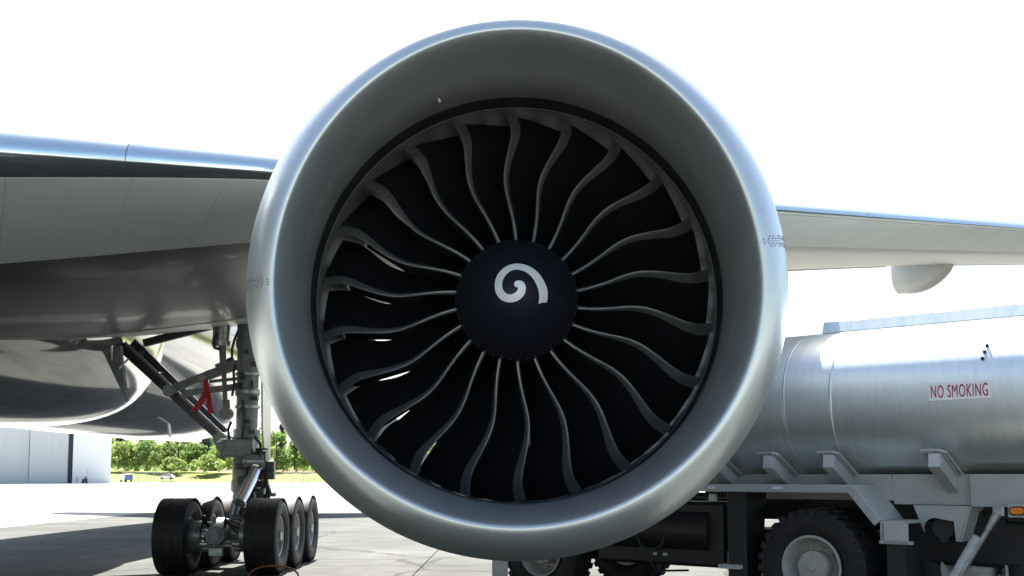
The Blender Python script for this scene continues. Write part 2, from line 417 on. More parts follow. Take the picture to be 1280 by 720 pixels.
def le_mesh():
    mb = MB(); rows = []
    for k in range(NT + 1):
        t = k / NT; we = lerp(.026, .115, min(1, t * 1.05) ** .9) / lerp(.5, .58, t)
        ss = [0, we * .12, we * .35, we * .7, we]
        out = []
        for s in ss: out.append(blade_point(t, s, 1.12 if s else .0))
        for s in reversed(ss[1:]): out.append(blade_point(t, s, -1.12))
        c = [(o_ - Vector((0, .002, 0))) for o_ in out]; rows.append(c)
    mb.grid(rows, closeu=True)
    n = len(rows[0]); mb.add(rows[-1], [tuple(range(n - 1, -1, -1))])
    return mb
b0 = build('fan_blade', chord_mesh([.012, .04, .1, .2, .35, .5, .65, .8, .92, 1.0]), M_blade, plane, smooth=60)
l0 = build('leading_edge', le_mesh(), M_edge, b0, smooth=60)
FC = FAN - AL
PHI0 = 15.8                                               # one blade root sits this far clockwise from straight down
for k in range(22):
    o = b0 if k == 0 else copy_to(b0, plane)
    a = -(R(180 + PHI0) + 2 * math.pi * k / 22)            # template blade points up at angle 0
    o.location = FC + cen(.35) * 1.0; o.rotation_euler = (0, -a, 0)
# outlet guide vanes and a dark core behind the fan
eng_part('core_cowl', [(.49, .9), (.62, 1.2), (.95, 2.0), (1.1, 3.2), (1.0, 4.6), (.78, 5.6), (.62, 5.9), (.45, 5.95), (.001, 6.6)], mat('dark_core_metal', (.05, .05, .055), .4, .6))
mb = MB()
for k in range(44):
    a = 2 * math.pi * k / 44
    if 155 < math.degrees(a) < 215 and k % 2: continue
    for q in range(1):
        ca, sa = math.cos(a), math.sin(a); tx = Vector((-sa, 0, ca)); pr = Vector((ca, 0, sa))
        p0 = FAN + cen(1.45) + Vector((0, 1.45, 0)); v = []
        for r in (.68, 1.63):
            for (ax, tg) in ((0, 0), (.5, .13)): v.append(p0 + pr * r + Vector((0, ax, 0)) + tx * tg)
        mb.add(v, [(0, 1, 3, 2)])
build('guide_vanes', mb, mat('dark_vane_metal', (.02, .022, .026), .45, .3), plane, AL, 0)['kind'] = 'stuff'
# pylon
mb = MB(); rows = []
for y, z0, z1, hw in ((.7, 1.9, 2.05, .06), (1.5, 1.75, 2.3, .2), (3.0, 1.5, 2.55, .27), (5.0, .95, 2.4, .27), (7.2, .9, 2.2, .22), (9.5, 1.6, 2.0, .05)):
    rows.append([FAN + Vector((sx * hw, y, z)) + cen(y) * .3 for sx, z in ((-1, z0), (-1, z1), (0, z1 + .05), (1, z1), (1, z0))])
mb.grid(rows); build('pylon', mb, M_cowl, plane, AL, 30)

# ---- wing
def dle(X): return 11.5 + .64 * X
def zle(X): return 4.80 + .095 * X
def dte(X): return 21.0 if X < 1 else 21.0 + .25 * (min(X, 8) - 1) + .42 * max(0, X - 8)
def zte(X): return 5.18 + .10 * X + .2 * max(0, min(1, (X - .5) / 3))
def HL(X): return interp(X, [(-9, .9), (-5.4, .62), (-3, .30), (0, .27), (8, .27), (24, .12)])
def NO(X): return interp(X, [(-9, .14), (-4.5, .12), (-2.5, .045), (8, .03), (24, .02)])
def HU(X): return interp(X, [(-9, 1.0), (-3, .8), (1, .42), (8, .30), (24, .14)])
def naca(s): s = max(s, 0); return 10 * (.2969 * math.sqrt(s) - .126 * s - .3516 * s * s + .2843 * s ** 3 - .1036 * s ** 4)
def wing_pt(X, s, low=True, off=0, D=None):
    c = dte(X) - dle(X)
    if D is not None: s = (D - dle(X)) / c
    s = max(0, min(1, s)); z = lerp(zle(X), zte(X), s)
    if low:
        d = s * c
        z -= NO(X) * (1 - math.exp(-(d / .09) ** .8)) * (1 - s ** 3) + (HL(X) - NO(X)) * max(0, math.sin(math.pi * min(1, max(0, s)) ** .78)) ** 1.15 + off
    else: z += HU(X) * naca(s) * .9 * (1 if s > .02 else 1) + off
    return Vector((X, dle(X) + s * c, z))
XS = [-9.5, -8.5, -7.5, -6.5, -5.5, -4.5, -3.5, -2.5, -1.5, -.5, .5, 1, 2, 3.5, 5, 6.5, 8, 9.5, 11, 13, 15, 18, 21, 24]
def SK(X): return interp(X, [(-9, .03), (-4.4, .024), (-2.4, .012), (8, .011), (24, .02)]) / .03
def wing_strip(slist_pts, X0, X1, n, sk=False):
    rows = []
    for i in range(n + 1):
        X = lerp(X0, X1, i / n); rows.append([wing_pt(X, s * (SK(X) if sk and low else 1), low, off) for s, low, off in slist_pts])
    return rows
lower = [(s, True, -.02) for s in (.003, .006, .012, .02, .03, .06, .1, .15, .22, .225, .3, .4, .5, .6, .7, .78)]
lower = [(s, l, (-.012 if s <= .22 else 0)) for s, l, _ in lower]
upper = [(s, False, 0) for s in (1, .9, .75, .6, .45, .3, .2, .12, .07, .03)]
upper = [(s, False, -.03 if s < .12 else 0) for s, _, _ in upper]
def wing_loft(X0, X1, n, name, m):
    mb = MB(); mb.grid(wing_strip(upper + lower, X0, X1, n), closeu=False); return build(name, mb, m, plane, AL, 40)
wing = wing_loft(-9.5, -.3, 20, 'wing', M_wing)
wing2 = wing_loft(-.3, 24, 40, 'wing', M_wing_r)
wing2['label'] = 'paler outboard wing beyond the engine'
SLT = [(s, False, .0) for s in (.115, .09, .065, .045, .03, .02, .012, .006, .002)] + [(0, True, 0)] + [(s, True, 0) for s in (.0012, .003, .006, .01, .016, .022, .03)]
def slat(X0, X1):
    mb = MB(); rows = wing_strip(SLT, X0, X1, max(6, int((X1 - X0) * 3)), True)
    mb.grid(rows)
    n = len(rows[0])
    mb.add(rows[0], [tuple(range(n))]); mb.add(rows[-1], [tuple(range(n - 1, -1, -1))])
    return build('slat', mb, M_slat, wing if X1 < 0 else wing2, AL, 50)
for a, b in ((-8.2, -3.412), (-3.407, -1.02), (.9, 4.904), (4.909, 9.6), (9.605, 16), (16.005, 23.8)): slat(a, b)
# lower leading-edge panels with gaps between them; seams run square to the swept edge
def le_panel(X0, X1, s0=.034, s1=.22, par=None, m=None):
    rows = []
    for i in range(4):
        Xf = lerp(X0, X1, i / 3); row = []; s0 = SK(Xf) * .03 + .003
        for j in range(7):
            d = (dte(Xf) - dle(Xf)) * lerp(s0, s1, j / 6); X = Xf
            for _ in range(6): X = Xf - .5 * (dle(X) + (dte(X) - dle(X)) * lerp(s0, s1, j / 6) - dle(Xf) - (dte(Xf) - dle(Xf)) * s0)
            row.append(wing_pt(X, lerp(s0, s1, j / 6), True, .0))
        rows.append(row)
    mb = MB(); mb.slab(rows, (0, 0, .005))
    return build('panel', mb, m or M_wingpanel, par, AL, 30)
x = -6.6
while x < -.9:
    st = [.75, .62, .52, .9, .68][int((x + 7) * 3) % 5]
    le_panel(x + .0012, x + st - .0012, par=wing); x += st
while x < 24:
    le_panel(x + .002, min(24.0, x + 1.7) - .002, par=wing2); x += 1.7
# trailing-edge flaps
def flap(X0, X1, par, s0=.785, s1=1.0, drop=.02, m=M_flap):
    n = 6; rows = []
    for i in range(n + 1):
        X = lerp(X0, X1, i / n)
        low = [wing_pt(X, lerp(s0, s1, j / 6), True, drop) for j in range(7)]
        nose = [low[0] + Vector((0, -.05, .05)), low[0] + Vector((0, -.03, .12))]
        up = [wing_pt(X, s, False, -.005) for s in (1.0, .93, .86)]
        rows.append(low[::-1] + nose + up[::-1])
    mb = MB(); mb.grid(rows, closeu=True); n2 = len(rows[0]); mb.add(rows[0], [tuple(range(n2))]); mb.add(rows[-1], [tuple(range(n2 - 1, -1, -1))])
    return build('flap', mb, m, par, AL, 40)
flap(-8.9, -.4, wing)
flap(.8, 7.45, wing2); flap(8.25, 12.5, wing2); flap(12.55, 20, wing2)
# flap track fairings hanging under the rear of the wing
def fairing(X, D0, D1, depth, hw, par):
    rows = []
    for i in range(13):
        t = i / 12; D = lerp(D0, D1, t); e = max(0, math.sin(min(1, t * 1.15) * math.pi / 2)) ** .7
        wz = wing_pt(X, 0, True, 0, D).z if D < dte(X) else wing_pt(X, 1, True, 0).z + .05 * (D - dte(X))
        dp = depth * e; row = []
        for k in range(13):
            a = math.pi * k / 12
            row.append(Vector((X - hw * (.25 + .75 * e) * math.cos(a) * 1, D, wz + .10 - (dp + .1) * max(0, math.sin(a)) ** .55)))
        rows.append(row)
    mb = MB(); mb.grid(rows); n = 13
    mb.add(rows[-1], [tuple(range(n))])
    return build('flap_fairing', mb, M_flap, par, AL, 40)
fairing(8.36, 20.2, 23.0, .62, .19, wing2); fairing(-1.9, 18.2, 21.2, .5, .25, wing); fairing(15, 21.5, 25.5, .45, .22, wing2)

# ---- fuselage and belly fairing
mb = MB(); rows = []
for D, r, zc in ((-24, .02, 4.9), (-23.6, .75, 4.95), (-22.5, 1.5, 5.1), (-20.5, 2.25, 5.45), (-18, 2.8, 5.72), (-15, 3.05, 5.84), (-10, 3.1, 5.86), (0, 3.1, 5.86), (10, 3.1, 5.86), (20, 3.1, 5.86), (30, 3.1, 5.86), (36, 3.06, 5.9), (42, 2.75, 6.2), (48, 2.15, 6.75), (53, 1.4, 7.3), (56.5, .7, 7.7), (57.5, .15, 7.8)):
    rows.append([Vector((CLX + r * math.cos(2 * math.pi * k / 72), D, zc + r * math.sin(2 * math.pi * k / 72))) for k in range(72)])
mb.grid(rows, closeu=True); fus = build('fuselage', mb, M_belly, plane, AL, 60)
mb = MB(); rows = []
for i in range(41):
    t = -1 + 2 * i / 40; D = 13.6 + 12.6 * t; e = max(0, 1 - abs(t) ** 3.2) ** .5
    hw = 2.0 + 1.75 * e; zb = 3.35 - .80 * e; zt = 5.2; row = []
    for k in range(41):
        a = math.pi * k / 40; ca, sa = math.cos(a), math.sin(a)
        row.append(Vector((CLX + hw * math.copysign(abs(ca) ** .62, ca), D, zt - (zt - zb) * abs(sa) ** .80)))
    rows.append(row)
mb.grid(rows); bel = build('belly_fairing', mb, M_belly, plane, AL, 60)
# tailplane and fin
def surf(name, pts_root, pts_tip, th):
    mb = MB(); (a, b), (c, d) = pts_root, pts_tip
    rows = []
    for (l, t_, k) in ((a, b, 1), (c, d, .4)):
        l, t_ = Vector(l), Vector(t_); row = []
        for q in range(24):
            aa = 2 * math.pi * q / 24; s = .5 - .5 * math.cos(aa); off = th * k * naca(s) * (1 if aa < math.pi else -1)
            p = l.lerp(t_, s); row.append(p + (Vector((off, 0, 0)) if name == 'fin' else Vector((0, 0, off))))
        rows.append(row)
    mb.grid(rows, closeu=True); mb.add(rows[1], [tuple(range(24))]); return build(name, mb, M_wing_r, plane, AL, 60)
for sgn in (-1, 1):
    surf('tailplane', ((CLX + sgn * 1.2, 46.5, 7.2), (CLX + sgn * 1.2, 53.5, 7.2)), ((CLX + sgn * 10.6, 53.6, 8.2), (CLX + sgn * 10.6, 56.2, 8.2)), .32)
surf('fin', ((CLX, 43.5, 8.6), (CLX, 54.5, 8.6)), ((CLX, 54.5, 18.2), (CLX, 58.2, 18.2)), .3)
mb = MB(); p = at(209, 529, 30); q = at(213, 546, 30); mb.beam(p + Vector((0, 0, .2)), q, .05, .14, (0, 1, 0)); build('antenna', mb, M_white, fus, AL, 0, .01)

# ---- main landing gear
GX, GD = -5.03, 20.4                                       # bogie centre
RW = .66
gear_top = at(313, 396, GD)
strut = MB()
strut.lathe([(.0, 4.9), (.215, 4.9), (.215, 4.3), (.235, 4.28), (.235, 4.15), (.205, 4.1), (.20, 3.35), (.225, 3.33), (.225, 3.22), (.20, 3.2), (.20, 2.6), (.25, 2.57), (.25, 2.42), (.215, 2.38), (.215, 2.05), (.25, 2.0), (.25, 1.62), (.27, 1.6), (.27, 1.42), (.23, 1.40), (.23, 1.25), (.0, 1.25)], (GX + .02, GD, 0), 'z', 28)
gear = build('landing_gear', strut, M_gear, plane, AL, 35)
def gp(name, mb, m=M_gear, smooth=35, bevel=0): return build(name, mb, m, gear, AL, smooth, bevel)
def G(x, y, dD=0): return at(x, y, GD + dD)
mb = MB(); mb.tube((GX + .02, GD, 1.8), (GX + .02, GD, .75), .185, .185, 24); gp('piston', mb, M_chrome)
mb = MB(); mb.box((GX - .10, GD - .12, 2.22), (.62, .42, .34)); mb.tube((GX - .38, GD - .35, 2.26), (GX - .38, GD + .1, 2.26), .10, n=14); gp('strut_fitting', mb, M_gear, 35, .03)
# bogie beam, axles, brakes
mb = MB(); mb.path([(GX, GD - 1.85, .70), (GX, GD - 1.3, .72), (GX, GD - .5, .78), (GX, GD, .80), (GX, GD + .6, .78), (GX, GD + 1.8, .70)], [.15, .17, .2, .24, .2, .15], 20); gp('bogie_beam', mb)
mb = MB(); mb.tube((GX, GD - 1.86, .70), (GX, GD - 1.96, .70), .185, .16, 20); mb.tube((GX, GD - 1.96, .70), (GX, GD - 1.99, .70), .09, n=14)
for k in range(8): a = 2 * math.pi * k / 8; mb.tube((GX + .13 * math.cos(a), GD - 1.95, .7 + .13 * math.sin(a)), (GX + .13 * math.cos(a), GD - 1.985, .7 + .13 * math.sin(a)), .018, n=8)
gp('beam_end_cap', mb)
mb = MB(); mb.box((GX + .02, GD - 1.93, .42), (.24, .12, .15)); gp('tow_fitting', mb, M_brake, 35, .015)
axd = (GD - 1.45, GD, GD + 1.45)
for D in axd:
    mb = MB(); mb.tube((GX - 1.02, D, RW), (GX + 1.02, D, RW), .085, n=18); gp('axle', mb, M_brake)
    for sg in (-1, 1):
        mb = MB(); x0 = GX + sg * .34
        mb.tube((x0, D, RW), (x0 + sg * .2, D, RW), .27, .27, 24)
        for k in range(7):
            a = 2 * math.pi * k / 7 + .2; px, pz = D + .215 * math.cos(a), RW + .215 * math.sin(a)
            mb.tube((x0 - sg * .13, px, pz), (x0 + sg * .02, px, pz), .052, .06, 10); mb.tube((x0 - sg * .15, px, pz), (x0 - sg * .13, px, pz), .025, n=8)
        gp('brake', mb, M_brake)
mb = MB()
rr = random.Random(3)
for sg in (-1, 1):
    for k in range(5):
        p = Vector((GX + sg * .1, GD - 1.75, .78)); q = Vector((GX + sg * .42, GD - 1.55 + .06 * k, .78 + .07 * k - .12))
        mb.path([p, p + Vector((sg * .1, -.2 - .03 * k, .13 + .03 * k)), q + Vector((-sg * .12, -.22, .08)), q], .014, 6)
gp('brake_hoses', mb, M_hose)['kind'] = 'stuff'
# wheels: rim mesh with a tyre as sub-part
def tyre_prof(rw, wd):
    h = wd / 2; p = [(rw * .50, -h * .62), (rw * .56, -h * .80), (rw * .66, -h * .97), (rw * .78, -h * 1.0), (rw * .88, -h * .94), (rw * .955, -h * .78), (rw * .985, -h * .6)]
    gro = []
    for g in (-.42, -.14, .14, .42):
        gro += [(rw * .997, (g - .045) * wd), (rw * .984, (g - .03) * wd), (rw * .984, (g + .03) * wd), (rw * .997, (g + .045) * wd)]
    q = [(r, -y) for r, y in reversed(p)]
    return p + gro[0:16] + q
rp = [(.0, .02), (.09, .02), (.12, .0), (.13, -.06), (.20, -.09), (.27, -.04), (.285, .04), (.31, .12), (.325, .19), (.345, .195), (.345, .15), (.33, .12), (.33, -.17), (.35, -.18), (.345, -.21), (.31, -.2), (.28, -.1), (.0, -.1)]
mb = MB(); mb.lathe([(r, y + .02) for r, y in rp], (0, 0, 0), 'x', 40)
for k in range(10):
    a = 2 * math.pi * k / 10; mb.tube((-.05, .225 * math.cos(a), .225 * math.sin(a)), (-.01, .225 * math.cos(a), .225 * math.sin(a)), .035, .03, 8)
mb.tube((-.0, 0, 0), (.12, 0, 0), .10, .075, 16)
wheel0 = build('wheel', mb, M_rimg, plane, (0, 0, 0), 35)
mb = MB(); mb.lathe(tyre_prof(RW, .56), (0, 0, 0), 'x', 64, closed=True)
tyre0 = build('tyre', mb, M_tyre, wheel0, (0, 0, 0), 40)
first = True
for D in axd:
    for sg in (-1, 1):
        o = wheel0 if first else copy_to(wheel0, plane); first = False
        o.location = Vector((GX + sg * .77, D, RW)) - AL; o.rotation_euler = (rr.uniform(0, 6) if sg > 0 else rr.uniform(0, 6), 0, 0 if sg > 0 else math.pi)
# truck positioner actuator, torque links, braces, actuators
mb = MB(); a, b = G(320, 587, -.35), G(297, 634, -1.1); mb.tube(a, a.lerp(b, .9), .115, .11, 20); mb.tube(a + (a - b) * .06, a, .14, .13, 16); gp('positioner_cylinder', mb, M_chrome)
mb = MB(); mb.tube(b, G(291, 652, -1.25), .045, n=12); mb.tube(G(281, 655, -1.25), G(299, 655, -1.25), .07, n=12); gp('positioner_rod', mb, M_brake)
mb = MB(); p = G(322, 578, -.3)
mb.tube(p + Vector((-.2, 0, .02)), p + Vector((.1, 0, .02)), .13, n=16); mb.tube(p + Vector((-.24, 0, .02)), p + Vector((-.2, 0, .02)), .16, n=16); mb.tube(p + Vector((.1, 0, .02)), p + Vector((.14, 0, .02)), .16, n=16); gp('collar', mb, M_brake)
mb = MB(); mb.tube((GX + .36, GD - .15, 1.98), (GX + .36, GD - .15, 2.22), .12, .10, 16); mb.tube((GX + .2, GD - .1, 2.1), (GX + .36, GD - .15, 2.1), .06, n=10); gp('accumulator', mb, M_geard)
mb = MB(); mb.beam((GX + .12, GD + .25, 1.95), (GX + .18, GD + .85, 1.35), .3, .09); mb.beam((GX + .18, GD + .85, 1.33), (GX + .12, GD + .25, .9), .3, .09); mb.tube((GX - .05, GD + .87, 1.34), (GX + .4, GD + .87, 1.34), .06, n=10); gp('torque_link', mb)
def rail(x0, y0, x1, y1, d0, d1, wd, ht): m_ = MB(); m_.beam(G(x0, y0, d0), G(x1, y1, d1), wd, ht); return m_
mb = rail(148, 430, 277, 548, .25, .1, .10, .17); mb.beam(G(166, 428, .5), G(281, 541, .4), .10, .17)
for t in (.12, .35, .62, .85): mb.beam(G(lerp(148, 277, t), lerp(430, 548, t), .25).lerp(G(148, 430, .25), 0), G(lerp(166, 281, t), lerp(428, 541, t), .45), .05, .12)
gp('side_brace', mb, M_geard, 35, .012)
mb = MB(); mb.beam(G(156, 428, .2), G(276, 541, .05), .03, .05); gp('brace_edge', mb, M_gear, 0)
mb = MB(); p = G(277, 549, 0); mb.tube(p + Vector((0, -.14, 0)), p + Vector((0, .3, 0)), .13, n=18); mb.tube(p + Vector((0, -.17, 0)), p + Vector((0, -.14, 0)), .07, n=12); mb.beam(p, (GX - .1, GD, 2.3), .22, .2); gp('brace_joint', mb, M_gear)
mb = MB(); mb.beam(G(211, 488, -.05), G(262, 468, -.1), .10, .15); mb.beam(G(258, 470, -.1), G(308, 452, -.1), .13, .17); mb.tube(G(211, 488, -.2), G(211, 488, .3), .12, n=16); mb.tube(G(253, 473, -.25), G(253, 473, .15), .09, n=14); mb.tube(G(270, 459, -.2), G(293, 450, -.2), .06, n=10); gp('lock_link', mb, M_gear, 35, .012)
mb = MB(); mb.beam(G(228, 492, .1), G(300, 483, .05), .09, .12); mb.tube(G(262, 477, .0), G(300, 473, .0), .035, n=8); gp('lower_link', mb, M_gear)
mb = MB(); mb.tube(G(278, 398, -.1), G(276, 430, -.1), .17, .155, 20); mb.tube(G(276.5, 427, -.1), G(276.5, 433, -.1), .18, .17, 16); gp('actuator_cylinder', mb, M_brake)
mb = MB(); mb.tube(G(278, 431, -.1), G(279, 458, -.1), .07, .06, 14); mb.tube(G(279.5, 456, -.12), G(282, 510, -.2), .045, n=12); mb.tube(G(282, 500, -.2), G(282.5, 512, -.2), .075, .075, 12); p = G(283, 517, -.2); mb.tube(p + Vector((0, -.1, 0)), p + Vector((0, .1, 0)), .115, n=16); gp('actuator_rod', mb, M_gear)
mb = MB()
for pts in (((271, 416), (267, 424), (268, 435), (277, 437)), ((298, 413), (293, 425), (290, 437), (290, 447), (284, 450)), ((303, 500), (305, 520), (303, 545), (306, 560), (304, 580)), ((289, 527), (285, 537), (287, 552), (292, 556)), ((318, 545), (325, 555), (327, 575), (332, 590), (334, 615), (330, 625)), ((295, 455), (292, 465), (293, 480), (290, 495)), ((309, 560), (310, 580), (306, 600)), ((326, 580), (333, 588), (333, 604), (326, 612)), ((300, 640), (306, 652), (300, 660)), ((313, 555), (316, 575), (311, 600), (316, 625), (310, 650)), ((321, 560), (324, 585), (320, 610), (326, 640)), ((307, 595), (302, 610), (305, 630), (296, 650)), ((331, 600), (337, 615), (334, 635), (326, 650))):
    P = [G(x, y, -.3) for x, y in pts]; mb.path(P, .028, 6)
gp('hydraulic_hoses', mb, M_hose)['kind'] = 'stuff'
mb = MB()
for (x, y, sx, sz) in ((303, 470, .1, .12), (318, 498, .14, .07), (304, 512, .08, .1), (316, 540, .12, .06), (320, 425, .1, .1), (300, 555, .16, .12), (334, 588, .28, .34), (327, 605, .2, .12), (309, 440, .08, .08), (322, 455, .08, .1), (310, 527, .09, .05), (297, 482, .12, .1), (316, 480, .06, .12)):
    mb.box(G(x, y, -.2), (sx, .16, sz))
for (x, y, sx, sz) in ((305, 600, .2, .14), (314, 612, .26, .1), (326, 618, .14, .22), (303, 618, .1, .2), (318, 628, .3, .12), (308, 640, .14, .16), (322, 645, .2, .18), (300, 583, .14, .1), (330, 570, .1, .2)):
    mb.box(G(x, y, -.3), (sx, .2, sz))
gp('valve_boxes', mb, M_geard, 0, .012)['kind'] = 'stuff'
mb = MB()
for z in (2.12, 2.48, 3.0, 3.28, 3.62, 4.22): mb.lathe([(.2, z - .025), (.232, z - .025), (.232, z + .025), (.2, z + .025)], (GX + .02, GD, 0), 'z', 24)
gp('clamp_bands', mb, M_brake)['kind'] = 'stuff'
# gear doors
mb = MB(); mb.prism([G(127, 437, -1.0), G(150, 432, -1.0), G(151, 445, -1.0), G(158, 502, -1.0)], (.03, .05, 0)); gd = gp('inboard_door', mb, M_gear, 0)
mb = MB(); mb.tube(G(139, 432, -1.1), G(139, 451, -1.1), .035, n=10); mb.path([G(148, 462, -1.05), G(153, 456, -1.0), G(160, 449, -.8)], .02, 6); gp('door_link', mb, M_chrome)
mb = MB(); mb.prism([(GX + .27, GD - .1, 4.6), (GX + .27, GD + .75, 4.7), (GX + .29, GD + .7, 1.9), (GX + .29, GD + .3, 1.9), (GX + .28, GD + .05, 2.6)], (.03, .01, 0)); gp('strut_door', mb, M_cowl, 0)
mb = MB(); mb.beam(G(180, 429, .6), G(300, 398, .6), .12, .14); gp('wheel_well_edge', mb, M_geard)

# ---- red streamer tied to the brace
st = G(257, 480, -.45)
strm = empty('warning_streamer', st, 'red cloth streamer with two tails tied to the landing gear link', 'streamer')
def ribbon(pts, wd):
    rows = []
    for i, (x, y, dd) in enumerate(pts):
        p = G(x, y, -.45 + dd); rows.append([p + Vector((-wd / 2, .02 * math.sin(i * 1.7), 0)), p + Vector((wd / 2, -.02 * math.sin(i * 1.7), 0))])
    mb = MB(); mb.slab(rows, (0, .008, 0)); return mb
build('tail', ribbon([(259, 488, 0), (254, 497, -.02), (249, 506, .02), (242, 514, 0)], .13), M_red, strm, st)
build('tail', ribbon([(259, 488, 0), (261, 498, .03), (262, 508, -.02), (264, 517, 0)], .10), M_red, strm, st)
mb = MB(); mb.path([G(258, 474, -.45), G(257, 480, -.5), G(259, 490, -.45)], [.03, .06, .05], 8); build('knot', mb, M_red, strm, st)

# wheel chock rope by the front tyre
p = at(341, 713, GD - 2.25); mb = MB()
pts = []
for k in range(15):
    a = math.pi * k / 14; pts.append((p.x - .42 * math.cos(a), GD - 2.2 + .03 * math.sin(3 * a), .02 + .19 * math.sin(a)))
mb.path(pts, .016, 6); ck = build('rope', mb, mat('orange_rope', (.35, .10, .04), .7), None)
tag(ck, 'thin orange rope loop standing on the apron before the front gear tyre', 'rope')

# ------------------------------------------------------------------ grey post under the engine
pl = at(625, 760, 13.2); pl.z = 0
post = empty('post', pl, 'slim grey steel post standing on the apron below the engine', 'post')
mb = MB(); mb.box((0, 0, .58), (.19, .12, 1.16)); build('shaft', mb, M_post, post, smooth=0, bevel=.012)
mb = MB(); mb.box((0, 0, 1.19), (.24, .17, .06)); build('cap', mb, M_post, post, smooth=0, bevel=.012)
mb = MB(); mb.box((0, 0, .012), (.36, .3, .024)); build('base_plate', mb, M_geard, post, smooth=0, bevel=.005)

# ------------------------------------------------------------------ fuel tanker truck
TL = Vector((3.42, 12.47, 0)); TR = R(-40.6)
truck = empty('fuel_tanker', TL, 'silver fuel tanker truck with NO SMOKING sign parked behind the engine', 'tanker truck', TR)
def tp(name, mb, m, par=None, smooth=35, bevel=0): return build(name, mb, m, par or truck, (0, 0, 0), smooth, bevel)
TZ, TRZ, TRY, TV = 2.57, .91, 1.24, 1.27
def tank_pt(u, a, k=1.0): return Vector((u, TV - TRY * k * math.cos(a), TZ + TRZ * k * math.sin(a)))     # a=0 faces the camera side
def tk(a, k=1.0):
    ca, sa = math.cos(a), math.sin(a); e = .86
    return (-TRY * k * math.copysign(abs(ca) ** e, ca), TRZ * k * math.copysign(abs(sa) ** e, sa))
rows = []
for u, k in ((-2.95, .02), (-2.93, .35), (-2.88, .62), (-2.80, .83), (-2.70, .95), (-2.58, .995), (-2.5, 1), (-1, 1), (0, 1), (1.5, 1), (3, 1), (4.5, 1), (6.2, 1), (6.4, .95), (6.55, .7), (6.6, .02)):
    rows.append([Vector((u, TV + tk(2 * math.pi * q / 96, k)[0], TZ + tk(2 * math.pi * q / 96, k)[1])) for q in range(96)])
mb = MB(); mb.grid(rows, closeu=True); tank = tp('tank', mb, M_tank, smooth=50)
for u, wd, h in ((.26, .016, .004), (-.32, .016, .0025), (3.1, .022, .006), (-2.45, .03, .008), (5.2, .022, .006)):
    rows = []
    for uu, kk in ((u - wd, 1.0), (u - wd * .5, 1 + h), (u + wd * .5, 1 + h), (u + wd, 1.0)):
        rows.append([Vector((uu, TV + tk(2 * math.pi * q / 96, kk)[0], TZ + tk(2 * math.pi * q / 96, kk)[1])) for q in range(96)])
    mb = MB(); mb.grid(rows, closeu=True); tp('weld_seam', mb, M_tank, tank, 60)
# top coaming rail along the tank roof edge
mb = MB(); mb.box((2.9, .80, 3.51), (6.1, .03, .16), Matrix.Rotation(R(-24), 3, 'X')); tp('coaming', mb, M_tank, smooth=0, bevel=.01)
mb = MB(); mb.box((2.9, 1.75, 3.51), (6.1, .05, .15)); tp('coaming', mb, M_tank, smooth=0, bevel=.01)
for u in (.9, 2.6, 4.4):
    mb = MB(); mb.tube((u, 1.27, 3.42), (u, 1.27, 3.56), .28, n=28); mb.tube((u, 1.27, 3.56), (u, 1.27, 3.6), .3, n=28); tp('manhole', mb, M_tank)
# dark blocks stand in for rungs mirrored in the tank side
for k, z in enumerate((2.88, 2.955, 3.03)):
    a = math.asin((z - TZ) / TRZ); y, zz = tk(a, 1.0)
    mb = MB(); mb.box((1.93 + .012 * k, TV + y - .006, TZ + zz), (.028, .03, .03)); tp('rung_reflection', mb, M_tdark, smooth=0)
# NO SMOKING sign
su, sz = 1.70, 2.60
mb = MB(); y0 = TV - TRY - .012
rows = [[(su - .315, y0 + .003, sz - .095), (su + .315, y0 + .003, sz - .095)], [(su - .315, y0 + .003, sz + .095), (su + .315, y0 + .003, sz + .095)]]
mb.slab(rows, (0, .012, 0)); sign = tp('no_smoking_sign', mb, M_sign, smooth=0)
fc = bpy.data.curves.new('lettering', 'FONT'); fc.body = 'NO SMOKING'; fc.size = .195; fc.space_character = 1.12; fc.align_x = 'CENTER'; fc.align_y = 'CENTER'; fc.extrude = .0015; fc.offset = .0
fo = bpy.data.objects.new('lettering_curve', fc); C.objects.link(fo)
bpy.context.view_layer.update()
dg = bpy.context.evaluated_depsgraph_get(); me = bpy.data.meshes.new_from_object(fo.evaluated_get(dg)); me.name = 'lettering'
xs = [v.co.x for v in me.vertices]; ys = [v.co.y for v in me.vertices]; wx, hy = max(xs) - min(xs), max(ys) - min(ys); mx_, my_ = (max(xs) + min(xs)) / 2, (max(ys) + min(ys)) / 2
for v in me.vertices: v.co = Vector((su + (v.co.x - mx_) * .585 / wx, y0 - v.co.z, sz + (v.co.y - my_) * .135 / hy))
bpy.data.objects.remove(fo); bpy.data.curves.remove(fc)
me.materials.clear(); me.materials.append(M_ltr)
lo = bpy.data.objects.new('lettering', me); C.objects.link(lo); lo.parent = sign
# outrigger brackets
for u in (-1.26, -.51, .24, 1.43, 2.75, 4.1):
    mb = MB(); mb.beam((u, .0, 1.865), (u, .80, 1.47), .13, .15)
    br = tp('bracket', mb, M_tplate, smooth=0, bevel=.006)
    mb = MB(); mb.box((u, -.004, 1.868), (.125, .012, .145)); tp('end_plate', mb, mat('bracket_end_paint', (.52, .55, .56), .4, .1), br, 0)
    mb = MB(); mb.path([(u - .16, .02, 1.972), (u + .05, .0, 1.975), (u + .10, .06, 1.955), (u + .12, .45, 1.745), (u + .12, .62, 1.665)], .013, 6); mb.slab([[(u - .14, .01, 1.965), (u + .09, .01, 1.965)], [(u - .14, .62, 1.66), (u + .09, .62, 1.66)]], (0, 0, -.012)); tp('saddle_plate', mb, M_tplate, br, 0)
